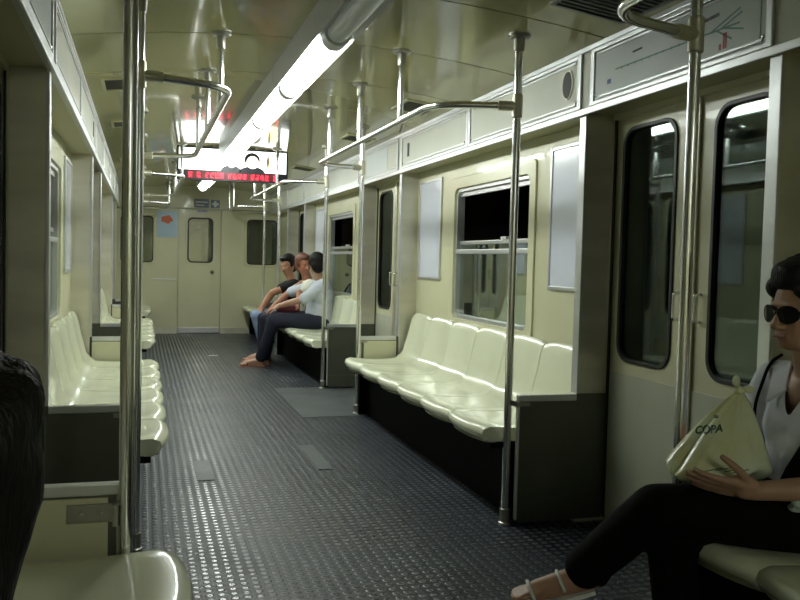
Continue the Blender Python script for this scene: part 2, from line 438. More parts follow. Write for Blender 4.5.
mb = MB(); mb.lathe(FE(1.035,.96,.004), [(.03,0),(.03,.008),(.012,.01),(.012,.035),(.024,.04),(.024,.055),(.01,.06)], 16, V((0,-1,0))); obj('door_knob', mb, DARKSTEEL, leaf, smooth=.6)
mb = MB(); mb.plate(rect(.53,1.15,.015,.095), [], FE, -.003, .005); obj('kick_plate', mb, ALU, leaf, bevel=.002)
# the next carriage seen through the end windows
mb = MB(); mb.box((CX-1.35,YE+1.3,0),(.56,YE+1.35,2.3)); mb.box((1.06,YE+1.3,0),(CX+1.35,YE+1.35,2.3)); mb.box((.56,YE+1.3,1.95),(1.06,YE+1.35,2.3)); mb.box((.56,YE+1.3,0),(1.06,YE+1.35,1.0))
mb.box((CX-1.35,YE+5,0),(CX+1.35,YE+5.05,2.3)); mb.box((CX-1.35,YE+1.35,2.25),(CX+1.35,YE+5,2.3)); mb.box((CX-1.35,YE+1.35,-.05),(CX+1.35,YE+5,0))
struct(obj('wall_next_car', mb, GREYCREAM))
t = thing('ceiling_light', 'warm lamp shining in the next carriage, seen through the gangway door', 'light', (CX,YE+2.6,2.14))
mb = MB(); mb.box((CX-.09,YE+1.6,2.19),(CX+.09,YE+3.6,2.25)); obj('housing', mb, HOUSING, t)
mb = MB(); mb.box((CX-.06,YE+1.6,2.14),(CX+.06,YE+3.6,2.19)); obj('diffuser', mb, LAMPDIM, t)

# ------------------------------------------------------------------ benches
def seat_shell(yc, w, s, mb, end=0):
    prof = [(.565,.372),(.597,.385),(.610,.41),(.602,.432),(.57,.444),(.46,.438),(.35,.432),(.24,.434),(.175,.444),(.138,.466),(.112,.505),(.097,.57),(.080,.66),(.060,.76),(.050,.79),(.038,.804),(.022,.80)]
    n = 12; vs = []; W = n+1
    for i, (d, z) in enumerate(prof):
        for j in range(W):
            t = -1+2*j/n; q = 1-t*t
            dd, zz = d, z+(.010 if d > .2 else .006 if d > .12 else 0)
            front = max(0, min(1, (d-.32)/.24))
            back = max(0, min(1, (z-.46)/.3)) if d < .13 else 0
            dd -= .035*front*abs(t)**2.5
            if .14 < d < .54: zz -= .014*q*(1 if d < .48 else .5)
            if d <= .14: dd -= .012*q*min(1, (z-.42)/.1) ; dd += 0
            ww = w/2*(1-.012*back**2-(.17*back if t*end > 0 else 0))
            if back > .6: zz -= .022*abs(t)**5
            if abs(t) > .99 and i not in (0,): zz -= .008 if d > .14 else 0
            vs.append((CX+s*(U_W-dd), yc+ww*t, zz))
    fs = [(i*W+j, i*W+j+1, (i+1)*W+j+1, (i+1)*W+j) for i in range(len(prof)-1) for j in range(n)]
    # thickness: second skin 12 mm outward, closed round the rim
    off = len(vs); m = len(prof)
    def nrm(i, j):
        a = V(vs[min(i+1,m-1)*W+j])-V(vs[max(i-1,0)*W+j]); b = V(vs[i*W+min(j+1,n)])-V(vs[i*W+max(j-1,0)])
        return a.cross(b).normalized()*(-s)
    ref = nrm(m//2-3, n//2); sg = -1 if ref.z > 0 else 1
    def under(i, j):
        d, z = prof[i]
        if d >= .24: p = V(vs[i*W+j]); return (p.x+s*(.03 if i < 4 else 0), p.y*.985+yc*.015, .3725+.0005*i)
        return tuple(V(vs[i*W+j])+nrm(i,j)*sg*(.03 if d > .15 else .012))
    back = [under(i,j) for i in range(m) for j in range(W)]
    vs += back
    fs += [(off+i*W+j, off+(i+1)*W+j, off+(i+1)*W+j+1, off+i*W+j+1) for i in range(m-1) for j in range(n)]
    rim = [j for j in range(W)]+[i*W+n for i in range(1,m)]+[(m-1)*W+j for j in range(n-1,-1,-1)]+[i*W for i in range(m-2,0,-1)]
    for k in range(len(rim)):
        a, b = rim[k], rim[(k+1)%len(rim)]; fs.append((a, b, off+b, off+a))
    mb.add(vs, fs)
BL = {(1,0):'cream moulded bench in front of the doors, under the woman in sunglasses', (1,1):'empty cream six-seat bench below the open-topped window, between two doorways',
      (1,2):'cream bench that the three passengers far down the car sit on', (1,3):'short cream bench in the corner beyond the three passengers, by the end wall',
      (-1,0):'cream bench nearest the camera, beside the dark-haired companion', (-1,1):'empty cream six-seat bench seen over the dark windbreak, across from the other empty bench',
      (-1,2):'cream bench far down the car, across the aisle from the three passengers', (-1,3):'short cream bench by the end wall, across the gangway door from the other short bench'}
for s in (1,-1):
    F = SF(s)
    for bi, (a, b) in enumerate(BENCH+[ENDB]):
        a1, b1 = a+.036, b-.036
        n = 6 if bi < 3 else 3; w = (b1-a1)/n
        t = thing('bench', BL[(s,bi)], 'bench', F((a+b)/2,0,U_W-.3), 'rows of cream moulded seats')
        for k in range(n):
            mb = MB(); seat_shell(a1+w*(k+.5), w-.003, s, mb, -1 if k == 0 else 1 if k == n-1 else 0); obj('seat', mb, SEAT, t, smooth=1.0)
        mb = MB(); mb.plate(rect(a1+.03,b1-.03,.0,.345), [], F, U_W-.395, U_W-.005); obj('heater_box', mb, BLACK, t)
        mb = MB(); mb.plate(rect(a1+.005,b1-.005,.345,.371), [], F, U_W-.53, U_W-.02); obj('seat_rail', mb, BLACK, t)
        for y in (a1, b1-.03):
            mb = MB(); mb.plate(rect(y,y+.03,.0,.344), [], F, U_W-.465, U_W-.396); obj('end_support', mb, BLACK, t)

# ------------------------------------------------------------------ windbreaks and grab poles
POLES = [(2.27,-1),(3.57,1),(6.42,-1),(7.75,1),(10.60,-1),(11.93,1)]
WR = ['beside the bag-holding woman, nearest the camera','at the near end of the bench under the open-topped window','at the far end of the bench under the open-topped window','beside the near end of the three passengers\' bench','behind the black-topped passenger, at their bench end','past the three passengers, by the end wall corner']
WL = ['at the bottom corner, beside the dark-haired companion','standing between the near doorway and the bench it screens','at the far end of the bench across from the open-topped window','just past the second doorway, across from the pale-shirted passenger','at the far end of the third bench across the aisle','by the end wall poster, across the aisle from the passengers']
for s in (1,-1):
    F = SF(s)
    for k, (y, d) in enumerate(POLES):
        # d = +1: bench lies beyond (+y), steel side faces the camera
        W = WR[k] if s > 0 else WL[k]
        t = thing('windbreak', ('low dark steel windbreak ' if d > 0 else 'low cream-faced windbreak ')+W, 'windbreak', F(y,0,1.0), 'windbreak panels beside the doors')
        yb = y; jf = y-.046*d            # door-side face of the jamb
        A_, B_ = sorted((jf-.009*d, jf+.011*d)); A2, B2 = sorted((jf-.009*d, jf-.0005*d))
        mb = MB(); mb.plate(rect(A_,B_,.03,.575), [], F, .855, 1.139); mb.plate(rect(A2,B2,.03,.606), [], F, 1.139, U_W+.012); obj('panel', mb, DARKSTEEL, t)
        mb = MB(); y2 = jf+.0112*d; mb.plate(rect(min(y2,y2+.006*d),max(y2,y2+.006*d),.05,.57), [], F, .875, 1.139); obj('inner_panel', mb, CREAM, t)
        mb = MB(); mb.plate(rect(A_-.005,B_+.005,.5755,.606), [], F, .845, 1.139); obj('top_rail', mb, ALU, t, bevel=.004)
        mb = MB(); mb.plate(rect(A_-.003,B_+.003,.03,.575), [], F, .845, .8545); obj('edge_strip', mb, ALU, t, bevel=.003)
        mb = MB(); y3 = jf-.0095*d; mb.plate(rect(min(y3,y3-.006*d),max(y3,y3-.006*d),.02,.13), [], F, .86, U_W); obj('kick_plate', mb, DARKSTEEL, t, bevel=.002)
        mb = MB(); y4 = A_-.007
        if k == 0 and s < 0:
            mb.plate(rect(y4-.007,y4-.0005,.508,.556), [], F, .862, .975); mb.plate(rect(y-.012,y4,.505,.558), [], F, .8495, .862)
        else: mb.plate(rect(y4-.005,y4+.0065,.556,.572), [], F, .8385, .90); mb.plate(rect(min(y4,y-.01),max(y4,y+.01),.550,.574), [], F, .8385, .8448)
        for q in ((.89,.94) if k == 0 and s < 0 else ()): mb.lathe(F(y4-.007,.532,q), [(.007,0),(.006,.004),(.002,.005)], 10, V((0,-1,0)))
        obj('bracket', mb, FITTING, t)
        p = thing('grab_pole', 'chrome floor-to-ceiling pole '+W, 'pole', F(y,0,U_P), 'grab poles at the bench ends')
        x = CX+s*U_P-(.010 if s < 0 and k == 0 else -.006 if s < 0 and k == 1 else 0); zt = cz(x)
        mb = MB(); mb.tube([(x,y,.0),(x,y,zt-.005)], .0185, 18); obj('tube', mb, CHROME, p, smooth=.6)
        mb = MB(); mb.lathe((x,y,zt), [(.052,.004),(.052,-.008),(.046,-.016),(.026,-.018),(.0235,-.07),(.0195,-.075)], 20); obj('ceiling_flange', mb, FITTING, p, smooth=.6)
        mb = MB(); mb.lathe((x,y,0), [(.03,0),(.03,.008),(.024,.012),(.024,.07),(.0195,.075)], 18); obj('foot', mb, FITTING, p, smooth=.6)
        mb = MB(); mb.lathe((x,y,1.915), [(.0195,-.055),(.0245,-.05),(.0245,.05),(.0195,.055)], 18)
        mb.tube([(x,y,1.915),(x-s*.085,y+(.02 if d > 0 else -.02),1.915)], .0225, 14); obj('joint', mb, STEEL, p, smooth=.6)

RW = {(1,0):'chrome overhead handrail above the woman in sunglasses', (1,1):'chrome overhead handrail above the empty bench with the open-topped window', (1,2):'chrome overhead handrail above the three seated passengers', (1,3):'short chrome handrail in the corner beyond the three passengers',
      (-1,0):'chrome overhead handrail above the near bench beside the companion', (-1,1):'chrome overhead handrail that crosses in front of the lit advertising sign', (-1,2):'chrome overhead handrail just past the advertising sign, across from the passengers', (-1,3):'short chrome handrail by the end wall poster'}
for s in (1,-1):
    F = SF(s)
    for bi, (a, b) in enumerate(BENCH+[ENDB]):
        t = thing('handrail', RW[(s,bi)], 'handrail', F((a+b)/2,1.915,U_R), 'overhead handrails')
        e = b if bi < 3 else b-.12
        z = 1.915
        pts = [F(a+.021,z,U_P-.086), F(a+.11,z,U_R), F(e-.11,z,U_R), F(e-.021,z,U_P-.086)]
        if bi == 3: pts = [F(a+.021,z,U_P-.086), F(a+.11,z,U_R), F(e-.1,z,U_R), F(e+.02,z,U_P), F(e+.08,z,1.1), F(YE-.02,z,1.12)]
        mb = MB(); mb.tube(fillet(pts, .2, 12), .0165, 14); obj('rail', mb, CHROME, t, smooth=.7)
        c = (a+b)/2+.04
        for y in ((c-.855,c,c+.855) if bi < 3 else (c-.3,c+.35)):
            x = CX+s*U_R; zt = cz(x)
            mb = MB(); mb.tube([(x,y,z+.01),(x,y,zt-.004)], .0155, 14); h = obj('hanger', mb, CHROME, t, smooth=.6)
            mb = MB(); mb.lathe((x,y,zt), [(.048,.003),(.048,-.007),(.042,-.014),(.022,-.016),(.020,-.07),(.0165,-.075)], 18); obj('flange', mb, FITTING, h, smooth=.6)

# ------------------------------------------------------------------ header panels
def panel_label(s, i):
    R = ['grey-white header panel carrying the route map, over the near doorway','cream header panel with the oval loudspeaker, above the near half of the empty bench','cream header panel with a dark slot, above the far half of the empty bench','header panel with a white notice, over the second doorway','cream header panel over the near seats of the three passengers\' bench','cream header panel directly over the three passengers','header panel over the last doorway on the passengers\' side']
    Lq = ['dim header panel over the near doorway, above the steel jamb','cream header panel above the near half of the bench across the aisle','cream header panel above the far half of the bench across the aisle','header panel over the second doorway, opposite the white notice','cream header panel opposite the near seats of the passengers\' bench','cream header panel opposite the three passengers','header panel over the last doorway opposite the passengers\' side']
    return (R if s > 0 else Lq)[i]
SEG = [(2.30,3.46),(3.55,4.965),(4.975,6.40),(6.49,7.68),(7.77,9.17),(9.18,10.6),(10.65,11.9)]
for s in (1,-1):
    F = SF(s)
    for i, (a, b) in enumerate(SEG):
        t = thing('header_panel', panel_label(s,i), 'wall panel', F((a+b)/2,1.92,U_H), 'header panels')
        z0, z1 = 1.919, 2.171
        mb = MB(); mb.plate(rect(a+.035,b-.035,z0+.02,z1-.02), [], F, U_H-.006, U_H-.0005); obj('panel', mb, MAPPAPER if i == 0 else PANELWHITE, t, bevel=.002)
        mb = MB(); mb.plate(rect(a,b,z0,z1), [rect(a+.03,b-.03,z0+.018,z1-.018)], F, U_H-.013, U_H-.0005); obj('frame', mb, ALU, t, bevel=.003)
        mb = MB(); mb.plate(rect(a+.05,b-.08,z0+.026,z0+.034), [], F, U_H-.012, U_H-.006); mb.plate(rect(a+.05,b-.08,z1-.034,z1-.026), [], F, U_H-.012, U_H-.006); obj('clip_strip', mb, ALU, t)
        for y in (a+.045, b-.045):
            mb = MB(); mb.lathe(F(y,z0+.04,U_H-.006), [(.008,0),(.008,.004),(.003,.006)], 10, V((-s,0,0))); obj('screw', mb, CHROME, t)
        if i == 1 and s > 0:
            mb = MB()
            mb.plate([(a+.13+.045*cos(q*pi/12), 2.055+.062*sin(q*pi/12)) for q in range(24)], [], F, U_H-.014, U_H-.006); g = obj('speaker_grille', mb, DARKGREY, t, bevel=.003)
            mb = MB(); mb.plate([(a+.13+.053*cos(q*pi/12), 2.055+.070*sin(q*pi/12)) for q in range(24)], [[(a+.13+.046*cos(q*pi/12), 2.055+.063*sin(q*pi/12)) for q in range(24)]], F, U_H-.012, U_H-.006); obj('rim', mb, STEEL, g)
        if i in (2,):
            mb = MB(); mb.plate(rect(b-.20,b-.16,2.0,2.10), [], F, U_H-.010, U_H-.006); obj('slot', mb, DARKGREY, t)

# route map printed on the panel above the near door
F = SF(1)
t = thing('route_map', 'white route map with a teal line, set in the header over the near doors', 'map', F(2.88,2.04,U_H))
mb = MB(); mb.plate(rect(2.36,3.36,1.955,2.135), [], F, U_H-.009, U_H-.0065); obj('paper', mb, MAPPAPER, t)
TK = (U_H-.0102, U_H-.0092)
def seg(mb, p, q, w):
    d = V((q[0]-p[0], q[1]-p[1])); n = V((-d.y, d.x)).normalized()*w/2
    mb.plate([(p[0]+n.x,p[1]+n.y),(q[0]+n.x,q[1]+n.y),(q[0]-n.x,q[1]-n.y),(p[0]-n.x,p[1]-n.y)], [], F, *TK)
mb = MB()
seg(mb, (3.25,2.042),(2.46,2.036),.006)
for q in ((2.62,2.036,2.46,2.085),(2.56,2.037,2.45,2.07),(2.58,2.036,2.50,1.99),(2.54,2.036,2.44,2.01)): seg(mb, q[:2], q[2:], .006)
obj('line', mb, TEAL, t)
mb = MB()
for y in [2.70+.05*i for i in range(11)]: seg(mb, (y,2.034),(y+.0,2.044),.003)
seg(mb, (2.70,2.085),(2.57,2.092),.012); seg(mb, (3.12,2.085),(3.05,2.087),.008); obj('lettering', mb, INK, t)
mb = MB(); seg(mb, (2.535,2.02),(2.535,1.965),.018); seg(mb, (2.56,1.985),(2.56,1.965),.012); obj('red_mark', mb, REDINK, t)
mb = MB(); seg(mb, (3.315,2.00),(3.285,2.00),.02); obj('blue_mark', mb, BLUEINK, t)
# near edge of map: dark gap
t = tag(obj('notice', MB().plate(rect(6.80,7.46,1.955,2.135), [], F, U_H-.009, U_H-.0065), MAPPAPER), 'white paper notice on the header over the second doorway', 'notice')

# ------------------------------------------------------------------ posters on the side walls
PL = {(1,1,0):'pale poster beside the near doorway, between window and steel jamb', (1,1,1):'pale poster past the window of the empty bench, next to the second doorway',
      (1,2,0):'pale poster behind the near part of the passengers\' bench', (1,2,1):'narrow pale poster past the passengers\' window',
      (-1,1,0):'poster hidden by the jamb across from the near doorway', (-1,1,1):'pale poster past the window across the aisle',
      (-1,2,0):'pale poster across the aisle, past the second doorway', (-1,2,1):'pale poster across the aisle near the last doorway'}
for s in (1,-1):
    F = SF(s)
    for bi in (1,2):
        a, b = BENCH[bi]
        for k, (p0, p1) in enumerate(((a+.05,a+.55),(b-.57,b-.06))):
            t = thing('poster', PL[(s,bi,k)], 'poster', F((p0+p1)/2,1.08,U_W), 'framed posters on the side walls')
            mb = MB(); mb.plate(rect(p0,p1,1.07,1.82), [rect(p0+.02,p1-.02,1.09,1.80)], F, U_W-.014, U_W); obj('frame', mb, ALU, t, bevel=.003)
            mb = MB(); mb.plate(rect(p0+.018,p1-.018,1.088,1.802), [], F, U_W-.007, U_W-.002); obj('sheet', mb, PAPER, t)

# ------------------------------------------------------------------ ceiling lamps
units = [(3.68+1.236*k, 3.68+1.236*(k+1)) for k in range(-5,7)]
names = {0:'lit fluorescent ceiling lamp nearest the camera, its end cap in full view', 1:'second lit fluorescent ceiling lamp along the row', 2:'third lit fluorescent ceiling lamp counted from the camera', 3:'lit ceiling lamp ending right in front of the advertising sign', 4:'lit ceiling lamp just past the advertising sign', 5:'lit ceiling lamp two past the advertising sign', 6:'last lit ceiling lamp, by the end wall',
         -1:'unlit ceiling lamp before the first lit one', -2:'unlit ceiling lamp above the woman in sunglasses', -3:'unlit ceiling lamp straight above the camera', -4:'unlit ceiling lamp just behind the camera', -5:'unseen ceiling lamp at the rear wall, boosted to light the near end'}
for k, (a, b) in enumerate(units):
    k -= 5
    if k == 3: b = 8.47
    if k == 4: a = 8.64
    lit = k >= 0 or k <= -5
    t = thing('ceiling_light', names[k], 'light', (CX,(a+b)/2,2.14), 'row of ceiling lamps')
    if not lit and k < -1:
        pass
    def FL(x, z, y): return (CX+x, y, z)
    mb = MB(); mb.plate([(-.105,2.285),(-.085,2.166),(-.062,2.183),(.062,2.183),(.085,2.166),(.105,2.285)], [], FL, a+.002, b-.002); obj('housing', mb, HOUSING, t)
    arc = [(.050*cos(pi+pi*q/12), 2.183+.053*sin(pi+pi*q/12)) for q in range(13)]
    mb = MB(); mb.plate(arc, [], FL, a+.05, b-.05); obj('diffuser', mb, LAMP if k >= 0 else LAMPREAR if lit else OFFTUBE, t, smooth=.8)
    arc2 = [(.061*cos(pi+pi*q/8), 2.1835+.066*sin(pi+pi*q/8)) for q in range(9)]
    for (u, v) in ((a+.003,a+.05),(b-.05,b-.003)):
        mb = MB(); mb.plate(arc2, [], FL, u, v); obj('end_cap', mb, WHITE, t, smooth=.8)

# ------------------------------------------------------------------ ceiling vents
VG = [(5.22,5.58),(6.85,7.15),(2.75,3.12),(9.4,9.7)]
for s in (1,-1):
    for i, (a, b) in enumerate(VG):
        x0, x1 = (CX+s*.80, CX+s*1.04) if i != 2 else (CX+s*.74, CX+s*1.08)
        xa, xb = min(x0,x1), max(x0,x1)
        lab = {0:'dark slotted ceiling vent above the empty bench',1:'dark slotted ceiling vent by the second doorway',2:'dark ceiling vent by the near doorway',3:'dark slotted ceiling vent past the sign'}[i]+(', passengers\' side' if s > 0 else ', opposite the passengers')
        t = thing('ceiling_vent', lab, 'vent', ((xa+xb)/2,(a+b)/2,cz(xa)), 'ceiling vents')
        sl = (cz(xb)-cz(xa))/(xb-xa)
        def FV(x, y, t_): return (x, y, cz(xa)+sl*(x-xa)-t_)
        mb = MB(); mb.plate(rect(xa,xb,a,b), [rect(xa+.02,xb-.02,a+.02,b-.02)], FV, -.004, .008); obj('frame', mb, SOFFIT if i != 2 else DARKSTEEL, t)
        mb = MB(); mb.plate(rect(xa+.015,xb-.015,a+.015,b-.015), [], FV, -.004, .0005); obj('backing', mb, DARKGREY, t)
        mb = MB(); n = 9
        for k in range(n):
            y = a+.03+(b-a-.06)*(k+.5)/n; mb.plate(rect(xa+.02,xb-.02,y-.004,y+.004), [], FV, .0007, .006)
        g = obj('slat', mb, DARKSTEEL, t); g.name = 'louvre'

# ------------------------------------------------------------------ hanging advertising sign
SY = 8.5
KS = SY/7.95
def FS(a, b, t): return (a*KS, SY+t, 1.2+(b-1.2)*KS)
t = thing('illuminated_sign', 'backlit advertising box with red LED text strip under the ceiling, across the aisle', 'sign', (CX,SY,1.86))
mb = MB(); mb.plate(rect(.285,1.285,1.895,2.192), [rect(.30,1.27,1.985,2.18)], FS, 0, .10); mb.plate(rect(.285,1.285,1.895,2.192), [], FS, .10, .11)
obj('cabinet', mb, mat('sign_cabinet', (.012,.014,.016), .4), t)
mb = MB(); mb.plate(rect(.299,1.271,1.984,2.181), [], FS, .008, .014); ad = obj('ad_panel', mb, AD, t)
def blob(cx, cz_, rx, rz, m, name, d, a0=0, a1=2*pi, n=20):
    mb = MB(); mb.plate([(cx+rx*cos(a0+(a1-a0)*q/n), cz_+rz*sin(a0+(a1-a0)*q/n)) for q in range(n if a1-a0 > 6 else n+1)], [], FS, .0078-d, .0079-d+.0002); obj(name, mb, m, ad)
for cx, w in ((.765,1.05),(.955,1.3)):
    blob(cx, 2.015-.03, .09*w, .055, ADDARK, 'suit', .0002, .0, pi)
    blob(cx, 2.10, .055*w, .065, ADDARK, 'hair', .0004)
    blob(cx+.004, 2.077, .042*w, .058, ADFACE, 'face', .0008)
blob(1.14, 2.07, .06, .075, ADYEL, 'figure', .0004); blob(1.10, 2.09, .010, .06, ADDARK, 'outline', .0008)
mb = MB(); mb.plate(rect(.37,1.20,1.908,1.972), [], FS, -.003, .0); obj('led_strip', mb, LEDBACK, t)
mb = MB(); x = .385
while x < 1.17:
    if random.random() < .12: x += .03; continue
    for i in range(4):
        for j in range(6):
            if random.random() < .6: mb.box(FS(x+i*.0085,1.915+j*.0085,-.005),FS(x+i*.0085+.0065,1.915+j*.0085+.0065,-.0032))
    x += .044
obj('led_text', mb, LED, t)
# ------------------------------------------------------------------ small signs on the end wall
t = thing('wall_sign', 'blue-grey rectangular sign above the gangway door', 'sign', FE(.87,2.01,-.02))
mb = MB(); mb.plate(rect(.75,.97,1.955,2.09), [], FE, -.026, -.0205); obj('plate', mb, SIGNGREY, t)
mb = MB(); mb.plate(rect(.77,.95,2.03,2.05), [], FE, -.0285, -.0262); mb.plate(rect(.77,.90,1.985,2.0), [], FE, -.0285, -.0262); obj('lettering', mb, WHITE, t)
t = thing('wall_sign', 'small square grey sign with white symbol above the gangway door', 'sign', FE(1.07,2.01,-.02))
mb = MB(); mb.plate(rect(1.0,1.135,1.955,2.08), [], FE, -.026, -.0205); obj('plate', mb, SIGNGREY, t)
mb = MB(); mb.plate(rect(1.05,1.085,1.97,2.065), [], FE, -.0285, -.0262); mb.plate(rect(1.02,1.115,2.0,2.035), [], FE, -.031, -.0287); obj('symbol', mb, WHITE, t)
t = thing('wall_sign', 'small violet label on the lintel of the gangway door', 'sign', FE(.87,1.9,0))
mb = MB(); mb.plate(rect(.80,.95,1.885,1.915), [], FE, -.002, .0045); obj('plate', mb, mat('violet_label', (.35,.35,.62), .5), t)
t = thing('poster', 'pale blue poster with an orange picture on the end wall', 'poster', FE(.35,1.48,0))
mb = MB(); mb.plate(rect(.20,.50,1.48,1.885), [], FE, -.004, -.0005); obj('sheet', mb, SKYINK, t)
mb = MB(); mb.plate([(.345+.085*cos(q*pi/8)*(1+.15*sin(3*q)), 1.755+.06*sin(q*pi/8)*(1+.2*cos(2*q))) for q in range(16)], [], FE, -.006, -.0042); obj('picture', mb, ORANGE, t)

# ------------------------------------------------------------------ floor bits
mb = MB(); mb.box((1.17,6.32,.0),(2.06,7.80,.004)); struct(obj('trim_50', mb, SMOOTHFLOOR))
t = thing('floor_hatch', 'small dark rectangular cover set in the studded floor of the aisle', 'hatch', (.30,4.8,0))
mb = MB(); mb.box((.29,4.60,.001),(.385,5.05,.006)); obj('lid', mb, SMOOTHFLOOR, t, bevel=.002)
t = tag(obj('floor_patch', MB().box((.97,4.72,.001),(1.06,5.35,.005)), SMOOTHFLOOR), 'worn smooth patch on the studded floor near the empty bench', 'patch')
mb = MB()
for i in range(6):
    for j in range(4): pass
vs = [(.77+.022*i, 10.42+.022*j+.01*sin(i*2+j), .0055+.003*abs(sin(i*1.7+j*2.1))) for j in range(4) for i in range(6)]
mb.add(vs, [(j*6+i, j*6+i+1, (j+1)*6+i+1, (j+1)*6+i) for j in range(3) for i in range(5)])
tag(obj('paper_scrap', mb, WHITE, base=(.82,10.45,.005)), 'scrap of white paper lying on the floor of the far aisle', 'litter')

# ------------------------------------------------------------------ people
def basis(f, up=V((0,0,1))):
    f = V(f).normalized(); l = V(up).cross(f).normalized(); u = f.cross(l)
    return f, l, u
def head(mb, c, f, up=(0,0,1), k=1.):
    f, l, u = basis(f, V(up)); R = Matrix((f, l, u)).transposed(); c = V(c)
    P = lambda a, b, d: c+(f*a+l*b+u*d)*k
    E = lambda p, r: mb.ell(p, [q*k for q in r], R, 18, 12)
    E(P(-.012,0,.025),(.097,.075,.092))         # skull
    E(P(.028,0,-.03),(.062,.059,.082))          # face
    E(P(.045,0,-.085),(.036,.036,.028))         # chin
    for b in (1,-1):
        E(P(.052,b*.032,-.025),(.03,.024,.028)) # cheeks
        E(P(-.005,b*.074,-.012),(.02,.010,.033))# ears
        mb.cap(P(-.01,b*.052,-.05), P(.05,b*.022,-.092), .022*k, .018*k, 10)   # jaw line
    mb.cap(P(.085,0,.0), P(.105,0,-.037), .009*k, .014*k, 10)                 # nose
    for b in (1,-1): E(P(.094,b*.010,-.042),(.011,.008,.008))
    mb.cap(P(.078,.03,.016), P(.078,-.03,.016), .012*k, None, 10)             # brow
    mb.cap(P(.080,.016,-.064), P(.080,-.016,-.064), .007*k, None, 8)
    mb.cap(P(.078,.014,-.074), P(.078,-.014,-.074), .008*k, None, 8)
    return P, R
def hand(mb, w, d, n, side, k=1., curl=.35, spread=.5):
    """w wrist, d direction of the fingers, n back-of-hand normal, side +1/-1 which side the thumb is"""
    d = V(d).normalized(); n = V(n); n = (n-d*n.dot(d)).normalized(); t = d.cross(n).normalized()*side; w = V(w)
    P = lambda a, b, c: w+(d*a+t*b+n*c)*k
    mb.cap(P(0,0,0), P(.03,0,0), .025*k, .027*k, 12)
    for b in (-.027,-.009,.009,.027): mb.cap(P(.02,b*.7,0), P(.085,b,0), .016*k, .012*k, 10)
    mb.cap(P(.02,.022,-.008), P(.055,.026,-.008), .018*k, .014*k, 10)
    for b, L in ((.029,.068),(.010,.078),(-.010,.072),(-.029,.056)):
        p = P(.086,b,0); a = curl*.5; r = .0092
        for j, q in enumerate((.45,.32,.26)):
            dd = (d*cos(a)-n*sin(a)+t*(b*spread*3)).normalized(); p2 = p+dd*L*q*1.15*k
            mb.cap(p, p2, r*k, (r-.001)*k, 10); p = p2; a += curl; r -= .0008
    p = P(.03,.032,-.008); dd = (d*.75+t*.62-n*.25).normalized()
    for j, q in enumerate((.038,.032,.026)):
        p2 = p+dd*q*k; mb.cap(p, p2, (.0125-.0015*j)*k, (.0112-.0015*j)*k, 10); p = p2; dd = (dd*.85+d*.35-n*.15).normalized()

def eyes(P, k, parent, m=WHITE):
    for b in (1,-1):
        mb = MB(); mb.ell(P(.072,b*.031,-.004), (.012*k,)*3); e = obj('eye', mb, WHITE, parent, smooth=True)

# --- the woman in sunglasses ---------------------------------------------------
lady = thing('person', 'dark-haired woman in sunglasses and white shirt sitting with legs crossed, holding a plastic bag', 'person', (1.85,1.95,.42))
HC = V((1.765,1.935,1.095)); HF = V((-1,-.05,-.06))
mb = MB(); Ph, Rh = head(mb, HC, HF, k=1.0)
mb.cap((1.825,1.95,.90),(1.785,1.942,1.03),.052,.05)               # neck
for r0, p, q, r1 in ((.11,(1.87,1.95,.50),(1.87,1.95,.66),.105),(.105,(1.87,1.95,.66),(1.865,1.95,.80),.10),(.06,(1.855,1.83,.87),(1.855,2.07,.87),.06)):
    mb.cap(p,q,r0,r1)
mb.ell((1.86,1.95,.82),(.09,.15,.10)); mb.ell((1.835,1.95,.895),(.06,.11,.035)); mb.ell((1.82,1.95,.85),(.062,.085,.08))
LS, LE, LWr = V((1.85,1.775,.865)), V((1.83,1.70,.655)), V((1.548,1.842,.620))
RS, RE, RWr = V((1.845,2.125,.865)), V((1.80,2.20,.66)), V((1.59,2.10,.66))
for S_, E_, W_ in ((LS,LE,LWr),(RS,RE,RWr)):
    mb.cap(S_,E_,.048,.040); mb.cap(E_,(E_*.6+W_*.4),.041,.036); mb.cap((E_*.6+W_*.4),W_,.036,.025)
hand(mb, LWr, V((1.345,1.92,.650))-LWr, V((-.15,-.62,-.75)), 1, 1.02, .13)
hand(mb, RWr, V((-.16,-.06,.02)), V((-.2,.9,.2)), -1, .95, .3)
# legs under the trousers and the feet
LH, LK, LA, LT = V((1.83,1.865,.515)), V((1.345,1.985,.545)), V((1.24,2.19,.305)), V((1.065,2.25,.225))
RH, RK, RA, RT = V((1.83,2.03,.50)), V((1.42,2.02,.45)), V((1.45,1.99,.10)), V((1.29,1.94,.035))
for H_, K_, A_, T_ in ((LH,LK,LA,LT),(RH,RK,RA,RT)):
    mb.cap(H_,K_,.07,.05); mb.cap(K_,A_,.05,.034); dT = (T_-A_).normalized()
    hl = A_-dT*.035+V((0,0,-.035)); mb.cap(A_,hl,.034,.028); mb.cap(A_+dT*.02+V((0,0,-.012)),A_.lerp(T_,.7),.034,.026); mb.cap(hl,A_.lerp(T_,.7)+V((0,0,-.01)),.029,.029)
    sd = dT.cross(V((0,0,1))).normalized()
    for q, rr in ((-.028,.009),(-.014,.010),(0,.010),(.014,.011),(.029,.014)): mb.cap(A_.lerp(T_,.68)+sd*q*.8, T_+sd*q+dT*(.0 if abs(q)>.02 else .008), .014, rr, 8)
organic('body', mb, SKIN, lady, .0045, 3)
mb = MB(); mb.cap(Ph(.088,.018,-.069), Ph(.088,-.018,-.069), .0065, None, 8); organic('lips', mb, LIPS, lady, .003, 2)
